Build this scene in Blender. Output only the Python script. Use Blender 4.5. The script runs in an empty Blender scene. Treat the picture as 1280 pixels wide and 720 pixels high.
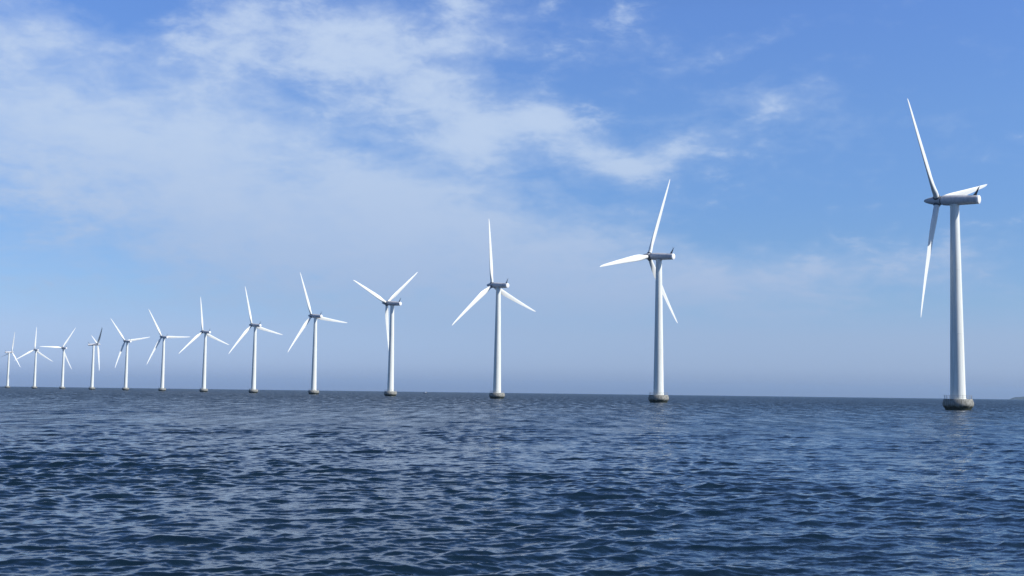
import bpy, bmesh, math, random
import numpy as np
from mathutils import Matrix, Vector

random.seed(7)
rad = math.radians
scene = bpy.context.scene
COL = scene.collection

# ------------------------------------------------------------------ helpers
def link(o, parent=None):
    COL.objects.link(o)
    if parent is not None:
        o.parent = parent
    return o

def obj(name, bm, mat, parent=None, smooth=True, auto=None):
    me = bpy.data.meshes.new(name)
    bm.normal_update()
    if auto is not None:
        for e in bm.edges:
            if len(e.link_faces) == 2 and e.calc_face_angle(0) > rad(auto):
                e.smooth = False
    for f in bm.faces:
        f.smooth = smooth
    bm.to_mesh(me)
    bm.free()
    me.materials.append(mat)
    return link(bpy.data.objects.new(name, me), parent)

def thing(name, label, cat, loc=(0, 0, 0), group=None):
    o = bpy.data.objects.new(name, None)
    o.empty_display_size = 2
    o.location = loc
    o['label'] = label
    o['category'] = cat
    if group:
        o['group'] = group
    return link(o)

def lathe(bm, prof, n=48, axis='Z', origin=(0, 0, 0), cap0=False, cap1=False):
    """revolve (radius, height) pairs"""
    rings = []
    for r, h in prof:
        ring = []
        for i in range(n):
            a = 2 * math.pi * i / n
            if axis == 'Z':
                p = (r * math.cos(a), r * math.sin(a), h)
            else:                                   # along +Y
                p = (r * math.cos(a), h, r * math.sin(a))
            ring.append(bm.verts.new(Vector(p) + Vector(origin)))
        rings.append(ring)
    for a, b in zip(rings, rings[1:]):
        for i in range(n):
            j = (i + 1) % n
            bm.faces.new((a[i], a[j], b[j], b[i]) if axis == 'Z' else (a[j], a[i], b[i], b[j]))
    if cap0:
        bm.faces.new(rings[0][::-1] if axis == 'Z' else rings[0])
    if cap1:
        bm.faces.new(rings[-1] if axis == 'Z' else rings[-1][::-1])
    return rings

def tube(bm, p, q, r, n=8):
    p, q = Vector(p), Vector(q)
    d = (q - p).normalized()
    u = d.orthogonal().normalized()
    v = d.cross(u)
    rings = []
    for c in (p, q):
        rings.append([bm.verts.new(c + r * (math.cos(2 * math.pi * i / n) * u + math.sin(2 * math.pi * i / n) * v)) for i in range(n)])
    for i in range(n):
        j = (i + 1) % n
        bm.faces.new((rings[0][i], rings[0][j], rings[1][j], rings[1][i]))
    bm.faces.new(rings[0][::-1])
    bm.faces.new(rings[1])

# ------------------------------------------------------------------ materials
def new_mat(name):
    m = bpy.data.materials.new(name)
    m.use_nodes = True
    nt = m.node_tree
    b = nt.nodes['Principled BSDF']
    return m, nt, b

def N(nt, kind, **kw):
    n = nt.nodes.new(kind)
    for k, v in kw.items():
        setattr(n, k, v)
    return n

def math_node(nt, op, a=None, b=None, c=None, clamp=False):
    n = nt.nodes.new('ShaderNodeMath')
    n.operation = op
    n.use_clamp = clamp
    for i, v in enumerate((a, b, c)):
        if v is None:
            continue
        if isinstance(v, (int, float)):
            n.inputs[i].default_value = v
        else:
            nt.links.new(v, n.inputs[i])
    return n.outputs[0]

def ramp(nt, fac, stops, interp='LINEAR'):
    n = nt.nodes.new('ShaderNodeValToRGB')
    cr = n.color_ramp
    cr.interpolation = interp
    while len(cr.elements) < len(stops):
        cr.elements.new(0.5)
    for e, (p, c) in zip(cr.elements, stops):
        e.position = p
        e.color = (c[0], c[1], c[2], 1)
    nt.links.new(fac, n.inputs[0])
    return n.outputs[0]

def painted_white(name, base, dirt, rough=0.38, streak=True):
    """gloss painted steel / glass fibre with faint rain streaks and grime"""
    m, nt, b = new_mat(name)
    tc = N(nt, 'ShaderNodeTexCoord')
    mp = N(nt, 'ShaderNodeMapping')
    mp.inputs['Scale'].default_value = (1.1, 1.1, 0.045 if streak else 0.4)
    nt.links.new(tc.outputs['Object'], mp.inputs['Vector'])
    no = N(nt, 'ShaderNodeTexNoise')
    no.inputs['Scale'].default_value = 1.6
    no.inputs['Detail'].default_value = 6
    no.inputs['Roughness'].default_value = 0.62
    nt.links.new(mp.outputs[0], no.inputs['Vector'])
    c = ramp(nt, no.outputs['Fac'], [(0.36, dirt), (0.58, base)])
    nt.links.new(c, b.inputs['Base Color'])
    r = N(nt, 'ShaderNodeMapRange')
    r.inputs['To Min'].default_value = rough + 0.15
    r.inputs['To Max'].default_value = rough - 0.05
    nt.links.new(no.outputs['Fac'], r.inputs['Value'])
    nt.links.new(r.outputs[0], b.inputs['Roughness'])
    return m

M_TOWER = painted_white('tower_paint', (0.75, 0.78, 0.73), (0.60, 0.62, 0.57))
M_BLADE = painted_white('blade_gelcoat', (0.78, 0.80, 0.77), (0.66, 0.68, 0.65), 0.32)
M_NAC = painted_white('nacelle_paint', (0.50, 0.51, 0.53), (0.40, 0.41, 0.43), 0.4, streak=False)
M_CAP = painted_white('nacelle_tail_sunlit', (0.80, 0.81, 0.81), (0.70, 0.71, 0.70), 0.4, streak=False)  # paler than the nacelle: sunlight on the tail end put into its colour

def concrete():
    m, nt, b = new_mat('sea_worn_concrete')
    tc = N(nt, 'ShaderNodeTexCoord')
    geo = tc.outputs['Object']
    sep = N(nt, 'ShaderNodeSeparateXYZ')
    nt.links.new(geo, sep.inputs[0])
    big = N(nt, 'ShaderNodeTexNoise')
    big.inputs['Scale'].default_value = 0.9
    big.inputs['Detail'].default_value = 8
    nt.links.new(geo, big.inputs['Vector'])
    mp = N(nt, 'ShaderNodeMapping')
    mp.inputs['Scale'].default_value = (2.2, 2.2, 0.25)
    nt.links.new(geo, mp.inputs['Vector'])
    st = N(nt, 'ShaderNodeTexNoise')
    st.inputs['Scale'].default_value = 1.5
    st.inputs['Detail'].default_value = 5
    nt.links.new(mp.outputs[0], st.inputs['Vector'])
    base = ramp(nt, st.outputs['Fac'], [(0.34, (0.11, 0.11, 0.09)), (0.5, (0.21, 0.21, 0.185)), (0.68, (0.32, 0.32, 0.29))])
    # weed and mussels grow up to an uneven tide line
    h = math_node(nt, 'ADD', sep.outputs['Z'], math_node(nt, 'MULTIPLY_ADD', big.outputs['Fac'], -2.2, 1.1))
    weed = N(nt, 'ShaderNodeMapRange')
    weed.inputs['From Min'].default_value = 0.95
    weed.inputs['From Max'].default_value = 1.6
    weed.inputs['To Min'].default_value = 1
    weed.inputs['To Max'].default_value = 0
    nt.links.new(h, weed.inputs['Value'])
    mix = N(nt, 'ShaderNodeMix', data_type='RGBA')
    nt.links.new(weed.outputs[0], mix.inputs['Factor'])
    nt.links.new(base, mix.inputs['A'])
    mix.inputs['B'].default_value = (0.022, 0.03, 0.018, 1)
    nt.links.new(mix.outputs['Result'], b.inputs['Base Color'])
    b.inputs['Roughness'].default_value = 0.8
    bump = N(nt, 'ShaderNodeBump')
    bump.inputs['Strength'].default_value = 0.4
    bump.inputs['Distance'].default_value = 0.08
    fine = N(nt, 'ShaderNodeTexNoise')
    fine.inputs['Scale'].default_value = 6
    fine.inputs['Detail'].default_value = 8
    nt.links.new(geo, fine.inputs['Vector'])
    nt.links.new(fine.outputs['Fac'], bump.inputs['Height'])
    nt.links.new(bump.outputs[0], b.inputs['Normal'])
    return m
M_CONC = concrete()

def plain(name, col, rough, metal=0.0):
    m, nt, b = new_mat(name)
    tc = N(nt, 'ShaderNodeTexCoord')
    no = N(nt, 'ShaderNodeTexNoise')
    no.inputs['Scale'].default_value = 3
    no.inputs['Detail'].default_value = 4
    nt.links.new(tc.outputs['Object'], no.inputs['Vector'])
    c = ramp(nt, no.outputs['Fac'], [(0.3, [v * 0.75 for v in col]), (0.7, [min(1, v * 1.15) for v in col])])
    nt.links.new(c, b.inputs['Base Color'])
    b.inputs['Roughness'].default_value = rough
    b.inputs['Metallic'].default_value = metal
    return m
M_RAIL = plain('galvanised_rail', (0.34, 0.35, 0.36), 0.5, 0.4)
M_MAST = plain('dark_mast', (0.06, 0.065, 0.08), 0.5)
M_SEAM = plain('dark_seal', (0.07, 0.075, 0.085), 0.6)
M_BOATHULL = plain('boat_white', (0.78, 0.78, 0.76), 0.35)
M_BOATDARK = plain('boat_navy', (0.03, 0.035, 0.06), 0.35)
M_ISLAND = plain('far_woodland', (0.02, 0.03, 0.035), 0.95)

# ------------------------------------------------------------------ camera
CAM_H = 3.555
cam = bpy.data.cameras.new('camera')
cam.sensor_width = 36.0
cam.lens = 1532.8 / 1280.0 * 36.0
cam.clip_start = 0.1
cam.clip_end = 60000
camo = bpy.data.objects.new('camera', cam)
COL.objects.link(camo)
camo.matrix_world = (Matrix.Translation((0, 0, CAM_H)) @ Matrix.Rotation(rad(90 + 4.8736), 4, 'X')
                     @ Matrix.Rotation(rad(0.734), 4, 'Z'))
scene.camera = camo

# ------------------------------------------------------------------ sun + sky
SUN_AZ, SUN_EL = 110.0, 40.0            # degrees clockwise from +Y, height
sd = Vector((math.sin(rad(SUN_AZ)) * math.cos(rad(SUN_EL)), math.cos(rad(SUN_AZ)) * math.cos(rad(SUN_EL)), math.sin(rad(SUN_EL))))
sun = bpy.data.lights.new('sun', 'SUN')
sun.energy = 5.0
sun.angle = rad(0.53)
sun.color = (1.0, 0.955, 0.89)
suno = bpy.data.objects.new('sun', sun)
suno.rotation_euler = sd.to_track_quat('Z', 'Y').to_euler()
suno.location = (300, -100, 300)
COL.objects.link(suno)

W = bpy.data.worlds.new('World')
scene.world = W
W.use_nodes = True
nt = W.node_tree
nt.nodes.clear()
out = N(nt, 'ShaderNodeOutputWorld')
bg = N(nt, 'ShaderNodeBackground')
STR = 0.1
bg.inputs['Strength'].default_value = STR
nt.links.new(bg.outputs[0], out.inputs[0])
sky = N(nt, 'ShaderNodeTexSky', sky_type='NISHITA')
sky.sun_disc = False
sky.sun_elevation = rad(SUN_EL)
sky.sun_rotation = rad(SUN_AZ)
sky.altitude = 0
sky.air_density = 1.0
sky.dust_density = 0.3
sky.ozone_density = 3.0
tc = N(nt, 'ShaderNodeTexCoord')
sep = N(nt, 'ShaderNodeSeparateXYZ')
nt.links.new(tc.outputs['Generated'], sep.inputs[0])
X, Y, Z = sep.outputs
Zc = math_node(nt, 'MAXIMUM', Z, 0.0)
# air tint of the maritime sky by height: grey-violet murk on the horizon, clean blue above
tint = ramp(nt, Zc, [(0.004, (0.365, 0.515, 1.10)), (0.0215, (0.505, 0.635, 1.16)), (0.0476, (0.585, 0.67, 1.055)), (0.0735, (0.577, 0.703, 1.013)), (0.125, (0.581, 0.734, 1.021)), (0.157, (0.603, 0.774, 1.079)), (0.22, (0.687, 0.865, 1.181)), (0.3, (0.721, 0.911, 1.312)), (0.5, (0.52, 0.66, 0.95)), (1.0, (0.36, 0.46, 0.66))])
mul = N(nt, 'ShaderNodeMix', data_type='RGBA', blend_type='MULTIPLY')
mul.inputs['Factor'].default_value = 1.0
nt.links.new(sky.outputs[0], mul.inputs['A'])
nt.links.new(tint, mul.inputs['B'])
skycol = mul.outputs['Result']
if True:
    # ---- clouds: position masks in azimuth/elevation, broken up by noise on a high sheet
    az = math_node(nt, 'ARCTAN2', X, Y)
    el = math_node(nt, 'ARCSINE', Zc)
    def gauss(px, py, rx, ry, rot=0.0):
        a0, e0 = math.atan((px - 640) / 1532.8), (491 - py) / 1532.8
        sx, sy = rx / 1532.8, ry / 1532.8
        c, s = math.cos(rad(rot)), math.sin(rad(rot))
        da = math_node(nt, 'SUBTRACT', az, a0)
        de = math_node(nt, 'SUBTRACT', el, e0)
        u = math_node(nt, 'ADD', math_node(nt, 'MULTIPLY', da, c / sx), math_node(nt, 'MULTIPLY', de, s / sx))
        v = math_node(nt, 'ADD', math_node(nt, 'MULTIPLY', da, -s / sy), math_node(nt, 'MULTIPLY', de, c / sy))
        r2 = math_node(nt, 'ADD', math_node(nt, 'MULTIPLY', u, u), math_node(nt, 'MULTIPLY', v, v))
        return math_node(nt, 'EXPONENT', math_node(nt, 'MULTIPLY', r2, -1.0))
    def total(blobs):
        acc = None
        for px, py, rx, ry, rot, w in blobs:
            g = math_node(nt, 'MULTIPLY', gauss(px, py, rx, ry, rot), w)
            acc = g if acc is None else math_node(nt, 'ADD', acc, g)
        return acc
    # px, py, half width, half height, tilt, weight
    mask = total([(40, 195, 300, 105, 0, .74), (330, 240, 300, 100, -12, .70), (560, 300, 260, 85, -8, .66), (740, 325, 130, 50, -8, .45), (340, 320, 220, 45, -4, .35),
                  (310, 60, 95, 52, 0, .72), (415, 85, 60, 60, 0, .35), (530, 120, 85, 58, -25, .80), (600, 175, 60, 50, -35, .55), (685, 155, 50, 32, -22, .95),
                  (738, 188, 40, 20, -25, .55), (790, 211, 52, 19, -4, .95), (845, 182, 56, 26, 6, .55), (958, 132, 60, 14, -4, .46),
                  (580, 40, 66, 48, -10, .55), (20, 40, 80, 70, 0, .5), (455, 35, 40, 40, 0, .35),
                  (120, 40, 85, 26, -8, -.40), (365, 122, 55, 26, -20, -.25), (470, 185, 55, 22, -10, -.34), (335, 225, 45, 24, -10, -.28),
                  (60, 360, 300, 45, 0, .16), (1130, 335, 120, 28, 0, .6), (890, 345, 95, 30, -10, .55), (1010, 345, 60, 20, 0, .45),
                  (880, 95, 240, 50, -8, .18), (1040, 175, 200, 40, 0, .14), (680, 395, 500, 44, 0, .58), (1185, 140, 90, 45, 0, -.30)])
    den = math_node(nt, 'ADD', Zc, 0.30)
    comb = N(nt, 'ShaderNodeCombineXYZ')
    nt.links.new(math_node(nt, 'DIVIDE', X, den), comb.inputs[0])
    nt.links.new(math_node(nt, 'DIVIDE', Y, den), comb.inputs[1])
    def noise(scale, detail, rough, dist=0.0, sc=(1, 1, 1), off=(0, 0, 0)):
        mp = N(nt, 'ShaderNodeMapping')
        mp.inputs['Scale'].default_value = sc
        mp.inputs['Location'].default_value = off
        nt.links.new(comb.outputs[0], mp.inputs['Vector'])
        n = N(nt, 'ShaderNodeTexNoise')
        n.inputs['Scale'].default_value = scale
        n.inputs['Detail'].default_value = detail
        n.inputs['Roughness'].default_value = rough
        n.inputs['Distortion'].default_value = dist
        nt.links.new(mp.outputs[0], n.inputs['Vector'])
        return n.outputs['Fac']
    n1 = noise(5.0, 8, 0.55, 0.3, off=(3.1, 1.7, 0))
    n2 = noise(14.0, 7, 0.56, 0.35, off=(9.1, 4.7, 2))
    n3 = noise(38.0, 6, 0.6, 0.5, off=(2.3, 8.1, 5))
    tex = math_node(nt, 'ADD', math_node(nt, 'MULTIPLY_ADD', n1, 1.45, -0.725), math_node(nt, 'MULTIPLY_ADD', n2, 1.15, -0.575))
    tex = math_node(nt, 'ADD', tex, math_node(nt, 'MULTIPLY_ADD', n3, 0.45, -0.225))
    # a soft veil where the sheet lies, and denser torn puffs inside it and along its edge
    def step(v, a, b, top):
        n = N(nt, 'ShaderNodeMapRange', interpolation_type='SMOOTHSTEP')
        for key, q in (('From Min', a), ('From Max', b), ('To Max', top)):
            n.inputs[key].default_value = q
        nt.links.new(v, n.inputs['Value'])
        return n.outputs[0]
    veil = step(math_node(nt, 'ADD', mask, math_node(nt, 'MULTIPLY', tex, 0.8)), 0.0, 1.15, 0.85)
    pm = total([(310, 65, 95, 45, 0, .62), (400, 92, 50, 50, 0, .4), (520, 115, 75, 48, -25, .85), (600, 175, 50, 45, -35, .62), (686, 152, 48, 30, -20, 1.0),
                (735, 190, 30, 14, -30, .30), (788, 210, 44, 17, -4, 1.05), (848, 182, 44, 22, 4, .52), (955, 132, 52, 11, -4, .5),
                (575, 35, 50, 40, -10, .5), (20, 30, 70, 50, 0, .4), (150, 170, 150, 60, -10, .5), (60, 250, 130, 50, 0, .45), (300, 250, 150, 50, -15, .42),
                (450, 240, 120, 50, -20, .42), (570, 285, 130, 45, -12, .42), (430, 310, 110, 28, -4, .34), (690, 320, 90, 30, -8, .36), (1130, 332, 90, 22, 0, .52), (885, 343, 75, 24, -8, .52), (1008, 345, 40, 15, 0, .48), (1185, 140, 100, 60, 0, -.5), (365, 125, 40, 18, -15, -.3), (470, 185, 45, 20, -20, -.35), (120, 45, 60, 22, -8, -.3)])
    puffs = step(math_node(nt, 'ADD', pm, math_node(nt, 'MULTIPLY', tex, 1.25)), 0.18, 0.95, 0.8)
    keep = math_node(nt, 'MULTIPLY', math_node(nt, 'SUBTRACT', 1.0, veil), math_node(nt, 'SUBTRACT', 1.0, puffs))
    cover = math_node(nt, 'SUBTRACT', 1.0, keep)
    low = N(nt, 'ShaderNodeMapRange', interpolation_type='SMOOTHSTEP')
    low.inputs['From Min'].default_value = 0.02
    low.inputs['From Max'].default_value = 0.09
    nt.links.new(Zc, low.inputs['Value'])
    fac = math_node(nt, 'MULTIPLY', cover, low.outputs[0])
    # lit tops paler, thin low bases greyer
    ccol = ramp(nt, Zc, [(0.0, (0.255 / STR, 0.344 / STR, 0.535 / STR)), (0.05, (0.297 / STR, 0.389 / STR, 0.569 / STR)), (0.085, (0.322 / STR, 0.418 / STR, 0.599 / STR)), (0.125, (0.353 / STR, 0.454 / STR, 0.636 / STR)), (0.2, (0.408 / STR, 0.512 / STR, 0.688 / STR)), (0.35, (0.443 / STR, 0.540 / STR, 0.714 / STR))])
    mixc = N(nt, 'ShaderNodeMix', data_type='RGBA')
    nt.links.new(fac, mixc.inputs['Factor'])
    nt.links.new(skycol, mixc.inputs['A'])
    nt.links.new(ccol, mixc.inputs['B'])
    skycol = mixc.outputs['Result']
nt.links.new(skycol, bg.inputs['Color'])

# ------------------------------------------------------------------ sea
def build_sea():
    rng = np.random.default_rng(11)
    # radial rows
    r = [2.0]
    while r[-1] < 12000:
        d = r[-1]
        if d < 16:
            s = 0.6
        elif d < 1200:
            s = max(0.05, 0.0025 * d)
        else:
            s = 0.0025 * d * min(8.0, (d / 1200.0) ** 1.2)
        r.append(d + s)
    r = np.array(r)
    dr = np.gradient(r)
    half = rad(31)
    nd = 1180
    dense = np.linspace(-half, half, nd)
    coarse = np.linspace(half, 2 * math.pi - half, 260)[1:-1]
    th = np.concatenate([dense, coarse])
    dth = np.where(np.arange(len(th)) < nd, dense[1] - dense[0], coarse[1] - coarse[0])
    R, T = np.meshgrid(r, th, indexing='ij')
    x = R * np.sin(T)
    y = R * np.cos(T)
    lod = np.maximum(dr[:, None] * np.ones_like(T), R * dth[None, :]).astype(np.float32)
    x = x.astype(np.float32)
    y = y.astype(np.float32)
    ox = np.zeros_like(x); oy = np.zeros_like(x); oz = np.zeros_like(x)
    nw = 130
    lam = np.exp(np.linspace(math.log(0.2), math.log(10.0), nw)) * np.exp(rng.normal(0, 0.03, nw))
    main = rad(163)                       # waves run from far left towards the viewer
    for i in range(nw):
        L = lam[i]
        spread = rad(rng.choice([14, 34])) if L > 1.2 else rad(34)
        ang = main + rng.normal(0, 1) * spread
        k = 2 * math.pi / L
        # steepness per component: wind sea peaking near 3-5 m, little swell
        ak = 0.042 * math.exp(-(max(0.0, math.log(L / 0.85)) / 0.9) ** 2) + 0.014 * math.exp(-(math.log(L / 5.0) / 0.5) ** 2)
        a = ak / k * (0.7 + 0.6 * rng.random())
        dx, dy = math.sin(ang), math.cos(ang)
        ph = k * (dx * x + dy * y) + rng.random() * 2 * math.pi
        w = np.clip((L / lod - 1.7) / 2.0, 0, 1)
        c = np.cos(ph); s = np.sin(ph)
        oz += a * w * c
        ox -= 0.85 * a * w * dx * s
        oy -= 0.85 * a * w * dy * s
    # groups: patches of rougher and calmer water
    g = (1.0 + 0.26 * np.sin(0.061 * x + 0.043 * y + 1.0) * np.sin(0.027 * x - 0.071 * y)
         + 0.20 * np.sin(0.19 * x + 0.11 * y + 2.0) * np.sin(-0.08 * x + 0.17 * y + 0.5))
    co = np.stack([x + ox * g, y + oy * g, oz * g], axis=-1).reshape(-1, 3)
    nr, ncol = x.shape
    i0 = (np.arange(nr - 1)[:, None] * ncol + np.arange(ncol)[None, :])
    j = (np.arange(ncol) + 1) % ncol
    i1 = (np.arange(nr - 1)[:, None] * ncol + j[None, :])
    faces = np.stack([i0, i0 + ncol, i1 + ncol, i1], axis=-1).reshape(-1, 4)
    me = bpy.data.meshes.new('sea')
    nf = len(faces)
    # centre fan below the viewer
    co = np.vstack([co, [[0, 0, 0]]])
    cidx = len(co) - 1
    fan = np.stack([np.full(ncol, cidx), np.arange(ncol), j], axis=-1)
    me.vertices.add(len(co))
    me.vertices.foreach_set('co', co.astype(np.float32).ravel())
    loops = np.concatenate([faces.ravel(), fan.ravel()]).astype(np.int32)
    me.loops.add(len(loops))
    me.loops.foreach_set('vertex_index', loops)
    starts = np.concatenate([np.arange(nf) * 4, nf * 4 + np.arange(len(fan)) * 3]).astype(np.int32)
    me.polygons.add(nf + len(fan))
    me.polygons.foreach_set('loop_start', starts)
    me.polygons.foreach_set('use_smooth', np.ones(nf + len(fan), dtype=bool))
    me.update(calc_edges=True)
    print('sea verts', len(co), 'z std', co[:, 2].std(), 'up', me.polygons[1000].normal[:])
    return me

def water_mat():
    m, nt, b = new_mat('sea_water')
    b.inputs['Base Color'].default_value = (0.0040, 0.0125, 0.022, 1)
    b.inputs['IOR'].default_value = 1.333
    b.inputs['Roughness'].default_value = 0.07
    tc = N(nt, 'ShaderNodeTexCoord')
    geo = N(nt, 'ShaderNodeNewGeometry')
    # the choppy slopes too small to model one by one far out: a rougher sheen with distance from the viewer's boat
    ln = N(nt, 'ShaderNodeVectorMath', operation='LENGTH')
    nt.links.new(tc.outputs['Object'], ln.inputs[0])
    rr = N(nt, 'ShaderNodeMapRange')
    for key, v in (('From Min', 1.8), ('From Max', 2.8), ('To Min', 0.045), ('To Max', 0.44)):
        rr.inputs[key].default_value = v
    nt.links.new(math_node(nt, 'LOGARITHM', ln.outputs['Value'], 10.0), rr.inputs['Value'])
    # wave groups: streaks of steeper and flatter chop, drawn out along the waves' run
    wm = N(nt, 'ShaderNodeMapping')
    wm.inputs['Rotation'].default_value = (0, 0, rad(-10))
    wm.inputs['Scale'].default_value = (0.42, 0.045, 1)
    nt.links.new(tc.outputs['Object'], wm.inputs['Vector'])
    wn = N(nt, 'ShaderNodeTexNoise')
    wn.inputs['Scale'].default_value = 1.0
    wn.inputs['Detail'].default_value = 4
    wn.inputs['Roughness'].default_value = 0.65
    nt.links.new(wm.outputs[0], wn.inputs['Vector'])
    wr = N(nt, 'ShaderNodeMapRange')
    for key, v in (('From Min', 0.36), ('From Max', 0.64), ('To Min', 0.45), ('To Max', 1.55)):
        wr.inputs[key].default_value = v
    nt.links.new(wn.outputs['Fac'], wr.inputs['Value'])
    nt.links.new(math_node(nt, 'MULTIPLY', rr.outputs[0], wr.outputs[0]), b.inputs['Roughness'])
    # capillary ripples: random slopes at three sizes, slightly drawn out along the crests
    rot = N(nt, 'ShaderNodeMapping')
    rot.inputs['Rotation'].default_value = (0, 0, rad(28))
    rot.inputs['Scale'].default_value = (0.6, 1.0, 1.0)
    nt.links.new(tc.outputs['Object'], rot.inputs['Vector'])
    acc = None
    for sc, amp in ((0.8, 0.06), (3.0, 0.13), (9.0, 0.15), (24.0, 0.12)):
        n = N(nt, 'ShaderNodeTexNoise')
        n.inputs['Scale'].default_value = sc
        n.inputs['Detail'].default_value = 3
        n.inputs['Roughness'].default_value = 0.6
        nt.links.new(rot.outputs[0], n.inputs['Vector'])
        s = N(nt, 'ShaderNodeVectorMath', operation='SUBTRACT')
        nt.links.new(n.outputs['Color'], s.inputs[0])
        s.inputs[1].default_value = (0.5, 0.5, 0.5)
        k = N(nt, 'ShaderNodeVectorMath', operation='MULTIPLY')
        nt.links.new(s.outputs[0], k.inputs[0])
        k.inputs[1].default_value = (amp * 1.6, amp * 2.2, 0)
        if acc is None:
            acc = k.outputs[0]
        else:
            a = N(nt, 'ShaderNodeVectorMath', operation='ADD')
            nt.links.new(acc, a.inputs[0])
            nt.links.new(k.outputs[0], a.inputs[1])
            acc = a.outputs[0]
    # gusts: broad patches ruffled more or less
    gm = N(nt, 'ShaderNodeMapping')
    gm.inputs['Scale'].default_value = (0.010, 0.022, 1)
    nt.links.new(tc.outputs['Object'], gm.inputs['Vector'])
    gn = N(nt, 'ShaderNodeTexNoise')
    gn.inputs['Scale'].default_value = 1.0
    gn.inputs['Detail'].default_value = 5
    nt.links.new(gm.outputs[0], gn.inputs['Vector'])
    gr = N(nt, 'ShaderNodeMapRange')
    gr.inputs['From Min'].default_value = 0.3
    gr.inputs['From Max'].default_value = 0.7
    gr.inputs['To Min'].default_value = 0.55
    gr.inputs['To Max'].default_value = 1.25
    nt.links.new(gn.outputs['Fac'], gr.inputs['Value'])
    sc = N(nt, 'ShaderNodeVectorMath', operation='SCALE')
    nt.links.new(acc, sc.inputs[0])
    nt.links.new(gr.outputs[0], sc.inputs['Scale'])
    add = N(nt, 'ShaderNodeVectorMath', operation='ADD')
    nt.links.new(geo.outputs['Normal'], add.inputs[0])
    nt.links.new(sc.outputs[0], add.inputs[1])
    nn = N(nt, 'ShaderNodeVectorMath', operation='NORMALIZE')
    nt.links.new(add.outputs[0], nn.inputs[0])
    nt.links.new(nn.outputs[0], b.inputs['Normal'])
    return m

sea_me = build_sea()
sea_me.materials.append(water_mat())
sea = link(bpy.data.objects.new('sea', sea_me))
sea['kind'] = 'structure'

# ------------------------------------------------------------------ wind turbine
HUB_H, R_ROTOR, OVERHANG, TILT = 64.0, 38.0, 5.3, 4.0
PLINTH_H = 3.35

def foundation_bm():
    bm = bmesh.new()
    lathe(bm, [(3.2, -5.0), (3.6, -0.6), (3.75, 0.25), (4.0, 0.7), (4.32, 1.1), (4.48, 1.5), (4.5, 2.0), (4.4, 2.5),
               (4.22, 3.0), (4.14, 3.25), (4.06, PLINTH_H), (0.5, PLINTH_H + 0.03)], 64, cap0=True, cap1=True)
    return bm

def railing_bm():
    bm = bmesh.new()
    n = 20
    rr = 3.94
    pts = [(rr * math.cos(2 * math.pi * i / n), rr * math.sin(2 * math.pi * i / n)) for i in range(n)]
    for i, (x, y) in enumerate(pts):
        tube(bm, (x, y, PLINTH_H - 0.05), (x, y, PLINTH_H + 1.1), 0.04, 6)
        x2, y2 = pts[(i + 1) % n]
        for z in (0.55, 1.08):
            tube(bm, (x, y, PLINTH_H + z), (x2, y2, PLINTH_H + z), 0.03, 6)
    return bm

def tower_bm():
    bm = bmesh.new()
    prof = [(2.34, PLINTH_H), (2.34, PLINTH_H + 0.22), (2.26, PLINTH_H + 0.24)]
    z0, z1, r0, r1 = PLINTH_H + 0.24, 62.2, 2.26, 1.30
    for i in range(1, 25):
        t = i / 24
        z = z0 + (z1 - z0) * t
        rr = r0 + (r1 - r0) * t
        if i in (8, 16):                                # bolted section joints
            prof += [(rr + 0.006, z - 0.10), (rr + 0.03, z - 0.09), (rr + 0.03, z + 0.09), (rr + 0.0, z + 0.10)]
        else:
            prof.append((rr, z))
    prof += [(1.42, 62.25), (1.42, 62.62), (1.1, 62.65)]   # yaw ring
    lathe(bm, prof, 64, cap1=True)
    return bm

# nacelle frame: +Y points to the nose (upwind), origin on the tower axis at hub height
def nacelle_bm():
    bm = bmesh.new()
    lathe(bm, [(1.12, 4.15), (1.22, 4.05), (1.5, 3.4), (1.60, 2.4), (1.60, 0.5), (1.55, -1.5), (1.44, -4.0), (1.33, -6.4), (1.30, -7.05)],
          40, 'Y', cap0=True)
    bmesh.ops.recalc_face_normals(bm, faces=bm.faces[:])
    return bm

def tail_bm():
    bm = bmesh.new()
    lathe(bm, [(1.30, -7.055), (1.32, -7.07), (1.32, -7.5), (1.26, -7.66), (1.1, -7.74), (0.4, -7.78)], 40, 'Y', cap1=True, cap0=True)
    bmesh.ops.recalc_face_normals(bm, faces=bm.faces[:])
    return bm

def mast_bm():
    """swept fin at the tail that carries wind vane and anemometer"""
    bm = bmesh.new()
    secs = [((-5.55, -6.75), 1.30, 0.14), ((-6.1, -6.95), 2.0, 0.11), ((-6.75, -7.25), 3.0, 0.08), ((-7.12, -7.42), 3.75, 0.05)]
    rings = []
    for (ya, yb), z, t in secs:
        ym = (ya + yb) / 2
        rings.append([bm.verts.new(p) for p in ((0, ya, z), (t, ym, z), (0, yb, z), (-t, ym, z))])
    for a, b in zip(rings, rings[1:]):
        for i in range(4):
            j = (i + 1) % 4
            bm.faces.new((a[i], a[j], b[j], b[i]))
    bm.faces.new(rings[0]); bm.faces.new(rings[-1])
    tube(bm, (-0.55, -7.25, 3.7), (0.55, -7.25, 3.7), 0.035, 6)
    for s in (-0.55, 0.55):
        tube(bm, (s, -7.25, 3.7), (s, -7.25, 4.05), 0.03, 6)
        lathe(bm, [(0.02, 4.02), (0.14, 4.05), (0.14, 4.12), (0.02, 4.16)], 8, 'Z', (s, -7.25, 0))
    bmesh.ops.recalc_face_normals(bm, faces=bm.faces[:])
    return bm

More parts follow.
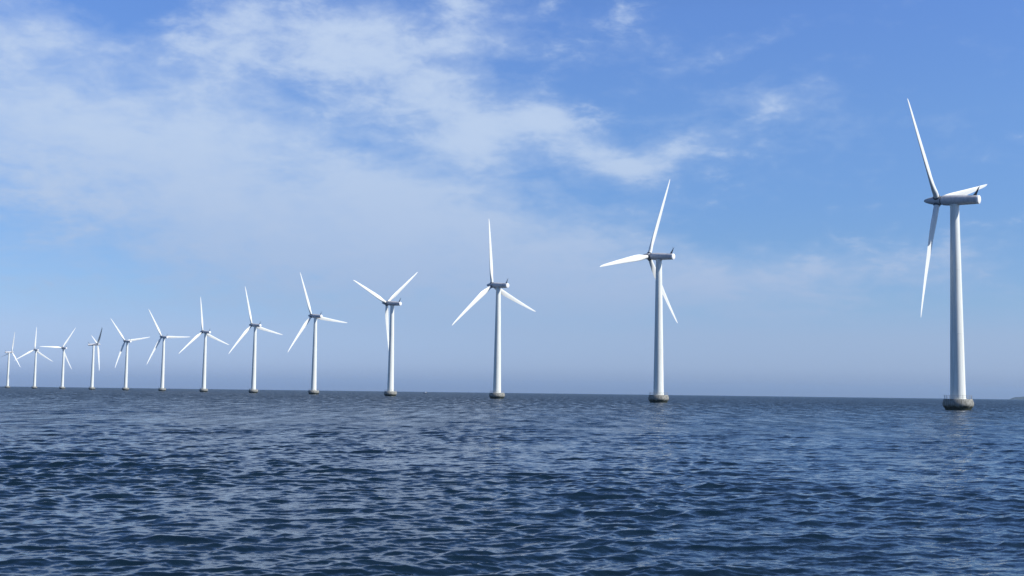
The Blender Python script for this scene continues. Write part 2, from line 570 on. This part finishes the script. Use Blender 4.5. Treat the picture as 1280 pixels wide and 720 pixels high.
def hub_bm():
    bm = bmesh.new()
    lathe(bm, [(1.05, 4.17), (1.36, 4.22), (1.45, 4.7), (1.46, 5.3), (1.38, 6.0), (1.2, 6.9), (0.98, 7.8), (0.74, 8.6), (0.52, 9.2), (0.30, 9.55), (0.08, 9.65)],
          40, 'Y', cap0=True, cap1=True)
    bmesh.ops.recalc_face_normals(bm, faces=bm.faces[:])
    return bm

def seal_bm():
    bm = bmesh.new()
    lathe(bm, [(1.0, 3.95), (1.34, 3.98), (1.36, 4.2), (1.0, 4.24)], 40, 'Y')
    bmesh.ops.recalc_face_normals(bm, faces=bm.faces[:])
    return bm

def collar_bm():
    bm = bmesh.new()
    lathe(bm, [(1.02, 1.05), (1.06, 1.2), (1.06, 1.62), (0.96, 1.68)], 28, 'Z')
    bmesh.ops.recalc_face_normals(bm, faces=bm.faces[:])
    return bm

def blade_bm():
    """blade along +Z from the hub; chord along X, thickness along Y"""
    bm = bmesh.new()
    st = [(0.9, 1.7, 1.0, 0.5, 0), (2.0, 1.72, 1.0, 0.5, 0), (3.2, 1.86, 0.88, 0.46, 14), (4.4, 2.08, 0.68, 0.44, 12), (5.6, 2.3, 0.52, 0.42, 11),
          (7.0, 2.48, 0.40, 0.40, 10), (8.6, 2.52, 0.32, 0.385, 9), (10.5, 2.48, 0.27, 0.37, 7.5), (13, 2.34, 0.235, 0.355, 6), (16, 2.16, 0.21, 0.34, 4.4),
          (20, 1.86, 0.195, 0.32, 3), (25, 1.52, 0.18, 0.30, 1.6), (30, 1.18, 0.17, 0.28, 0.6), (34, 0.9, 0.16, 0.28, 0), (36.4, 0.66, 0.15, 0.3, -0.5),
          (37.5, 0.42, 0.15, 0.38, -0.5), (38.0, 0.12, 0.2, 0.5, -0.5)]
    n = 24
    rings = []
    for z, c0, tr, le, tw in st:
        ring = []
        circ = min(1.0, max(0.0, (tr - 0.3) / 0.6))
        ct, sn = math.cos(rad(tw)), math.sin(rad(tw))
        for i in range(n):
            a = 2 * math.pi * i / n
            s = 0.5 * (1 + math.cos(a))                  # 1 at trailing edge, 0 at leading edge
            up = 1 if math.sin(a) >= 0 else -1
            yt = 5 * (0.2969 * math.sqrt(s) - 0.126 * s - 0.3516 * s * s + 0.2843 * s ** 3 - 0.1036 * s ** 4) * tr
            yt = yt * (1.15 if up > 0 else 0.85)
            ya = (1 - circ) * up * yt + circ * 0.5 * tr * math.sin(a)
            c = c0 * (1 + 0.12 * (1 - circ))                # full chord once the root has faired out
            xx, yy = (s - le) * c, ya * c
            sweep = 0.0
            ring.append(bm.verts.new((xx * ct - yy * sn + sweep, xx * sn + yy * ct - 0.0006 * z * z, z)))
        rings.append(ring)
    for a, b in zip(rings, rings[1:]):
        for i in range(n):
            j = (i + 1) % n
            bm.faces.new((a[i], a[j], b[j], b[i]))
    bm.faces.new(rings[0][::-1]); bm.faces.new(rings[-1])
    bmesh.ops.recalc_face_normals(bm, faces=bm.faces[:])
    return bm

GROUP = 'offshore wind turbines standing in a row'
# x, y, nose heading (deg clockwise from +Y), rotor phase (deg), label
SPOTS = [
    (135.2, 371.9, -48.0, 15.2, 'tallest and nearest white wind turbine, standing alone at the right on a fat grey base'),
    (64.4, 535.9, -49.8, 71.9, 'second nearest white turbine, one blade pointing left and one half hidden behind its tower'),
    (-7.7, 692.4, -44.1, 99.9, 'third nearest white turbine, near mid photo, its blades like an upside-down Y'),
    (-82.7, 846.7, -53.5, 39.7, 'white turbine with two blades raised in a V and the third hanging along its tower'),
    (-160.7, 1003.7, -47.5, 114.3, 'white turbine just left of the one with V-raised blades, right blade dipping slightly'),
    (-242.7, 1161.0, -49.9, 108.6, 'sixth largest white turbine, its tall blade leaning slightly left and right blade drooping'),
    (-327.7, 1313.8, -50.4, 100.5, 'mid-distance white turbine, seventh largest, with its top blade almost upright'),
    (-412.7, 1457.2, -45.7, 122.5, 'white turbine with one blade pointing level to the right and one lower blade part shaded'),
    (-502.9, 1607.0, -50.9, 130.9, 'white turbine with its right blade tilted slightly upwards, right of the edge-on one'),
    (-594.1, 1745.9, 58.0, 39.3, 'small far white turbine seen edge-on, with a narrow rotor and one dark raised blade'),
    (-697.7, 1914.6, -48.8, 59.2, 'small far white turbine with one blade level to the left, beside the edge-on one'),
    (-786.4, 2031.9, -46.1, 90.1, 'small far turbine seen face-on, blades like an upside-down Y, second from the left'),
    (-898.8, 2198.1, 36.0, 75.0, 'farthest white turbine, leftmost of the row at the left edge of the photo'),
]

def build_turbine():
    root = thing('wind_turbine', SPOTS[0][4], 'wind turbine', (0, 0, 0), GROUP)
    f = obj('foundation', foundation_bm(), M_CONC, root, auto=50)
    obj('railing', railing_bm(), M_RAIL, f, smooth=False)
    t = obj('tower', tower_bm(), M_TOWER, root, auto=35)
    nac = obj('nacelle', nacelle_bm(), M_NAC, root, auto=40)
    obj('tail_cap', tail_bm(), M_CAP, nac, auto=40)
    obj('rotor_seal', seal_bm(), M_SEAM, nac, auto=40)
    obj('wind_mast', mast_bm(), M_MAST, nac, smooth=False)
    obj('hub', hub_bm(), M_NAC, root, auto=40)
    for k in range(3):
        b = obj('blade', blade_bm(), M_BLADE, root, auto=60) if k == 0 else None
        if k == 0:
            b0 = b
            c0 = obj('collar', collar_bm(), M_SEAM, b, auto=40)
        else:
            b = b0.copy(); b.parent = root; COL.objects.link(b)
            c = c0.copy(); c.parent = b; COL.objects.link(c)
    return root

def pose(root, x, y, heading, phase):
    pitch = 86.0 if heading > 0 else 0.0        # stopped machines hold their blades edge-on to the wind
    root.location = (x, y, 0)
    head = Matrix.Translation((0, 0, HUB_H)) @ Matrix.Rotation(rad(-heading), 4, 'Z') @ Matrix.Rotation(rad(TILT), 4, 'X')
    k = 0
    for ch in root.children:
        kind = ch.name.split('.')[0]
        if kind in ('nacelle', 'hub'):
            ch.matrix_local = head
        elif kind == 'blade':
            # phase: angle from the horizontal on the viewer's right, rotor seen along its nose direction
            ang = 90.0 - (phase + 120.0 * k)
            ch.matrix_local = head @ Matrix.Translation((0, OVERHANG, 0)) @ Matrix.Rotation(rad(ang), 4, 'Y') @ Matrix.Rotation(rad(pitch), 4, 'Z')
            k += 1

def copy_tree(o, parent=None):
    c = o.copy()
    COL.objects.link(c)
    c.parent = parent
    for ch in list(o.children):
        copy_tree(ch, c)
    return c

proto = build_turbine()
roots = [proto] + [copy_tree(proto) for _ in SPOTS[1:]]
for r_, (x, y, hd, ph, lab) in zip(roots, SPOTS):
    r_['label'] = lab
    r_['group'] = GROUP
    pose(r_, x, y, hd, ph)

# ------------------------------------------------------------------ small far boat
def boat():
    d = 2300.0
    root = thing('motor_boat', 'tiny white motor boat far out on the horizon between two turbines', 'boat',
                 ((533.5 - 640) / 1532.8 * d, d, 0.0))
    bm = bmesh.new()
    secs = [(-4.2, 1.15, 0.95), (-2.0, 1.35, 0.95), (0.8, 1.35, 1.05), (2.8, 0.9, 1.25), (4.4, 0.06, 1.5)]
    rings = []
    for yy, w, h in secs:
        rings.append([bm.verts.new(p) for p in ((-w, yy, h), (-w * 0.8, yy, 0.2), (0, yy, -0.4), (w * 0.8, yy, 0.2), (w, yy, h))])
    for a, b in zip(rings, rings[1:]):
        for i in range(4):
            bm.faces.new((a[i], a[i + 1], b[i + 1], b[i]))
        bm.faces.new((a[4], a[0], b[0], b[4]))
    bm.faces.new(rings[0]); bm.faces.new(rings[-1])
    bmesh.ops.recalc_face_normals(bm, faces=bm.faces[:])
    obj('hull', bm, M_BOATDARK, root, smooth=False)
    bm = bmesh.new()
    bmesh.ops.create_cube(bm, size=1)
    for v in bm.verts:
        top = v.co.z > 0
        v.co = (v.co.x * (1.5 if top else 1.9), v.co.y * (2.4 if top else 3.2) - 0.6, 0.95 + (1.75 if top else 0))
    bmesh.ops.bevel(bm, geom=bm.edges[:], offset=0.12, segments=2, affect='EDGES')
    obj('cabin', bm, M_BOATHULL, root, smooth=False)
    bm = bmesh.new()
    tube(bm, (0, -0.8, 2.6), (0, -1.0, 5.4), 0.06, 6)
    obj('mast', bm, M_BOATHULL, root, smooth=False)
    root.rotation_euler = (0, 0, rad(65))
boat()

# ------------------------------------------------------------------ far shore on the right
def island():
    bm = bmesh.new()
    d0 = 9300.0
    a0, a1 = math.atan((1261 - 640) / 1532.8), math.atan((1850 - 640) / 1532.8)
    n, mrows = 160, 10
    rng = random.Random(5)
    ph = [rng.random() * 6.28 for _ in range(8)]
    rows = []
    for j in range(mrows + 1):
        row = []
        for i in range(n + 1):
            t = i / n
            a = a0 + (a1 - a0) * t
            px = t * 589
            crest = 24.0 * (1 - math.exp(-px / 5.5)) * (1 + 0.16 * math.sin(px / 21 + ph[0]) + 0.10 * math.sin(px / 8 + ph[1]) + 0.05 * math.sin(px / 2.6 + ph[2]))
            crest *= min(1.0, (589 - px) / 60)
            s = j / mrows
            hgt = crest * math.sin(math.pi * min(1.0, s * 1.0)) ** 0.6 if 0 < j < mrows else -1.0
            dd = d0 + 900 * s
            row.append(bm.verts.new((dd * math.sin(a), dd * math.cos(a), hgt + (0.8 * rng.random() if 0 < j < mrows else 0))))
        rows.append(row)
    for a, b in zip(rows, rows[1:]):
        for i in range(n):
            bm.faces.new((a[i], a[i + 1], b[i + 1], b[i]))
    bmesh.ops.recalc_face_normals(bm, faces=bm.faces[:])
    o = obj('distant_hills', bm, M_ISLAND, None)
    o['kind'] = 'structure'
island()

# ------------------------------------------------------------------ air
HAZE = 0.00004
if HAZE:
    bm = bmesh.new()
    bmesh.ops.create_cube(bm, size=1)
    for v in bm.verts:
        v.co = (v.co.x * 26000, v.co.y * 26000, (-6.5 if v.co.z < 0 else 112.0))
    m = bpy.data.materials.new('haze')
    m.use_nodes = True
    t = m.node_tree
    t.nodes.clear()
    o_ = t.nodes.new('ShaderNodeOutputMaterial')
    v_ = t.nodes.new('ShaderNodeVolumePrincipled')
    v_.inputs['Color'].default_value = (0.50, 0.75, 1.0, 1)
    v_.inputs['Density'].default_value = HAZE
    v_.inputs['Anisotropy'].default_value = 0.3
    t.links.new(v_.outputs[0], o_.inputs['Volume'])
    h = obj('haze', bm, m, None, smooth=False)
    h['kind'] = 'stuff'

# ------------------------------------------------------------------ output
scene.render.engine = 'CYCLES'
scene.view_settings.view_transform = 'Standard'
scene.view_settings.look = 'None'
scene.view_settings.exposure = 0.3
scene.view_settings.gamma = 1.0
scene.render.resolution_x, scene.render.resolution_y = 1024, 576
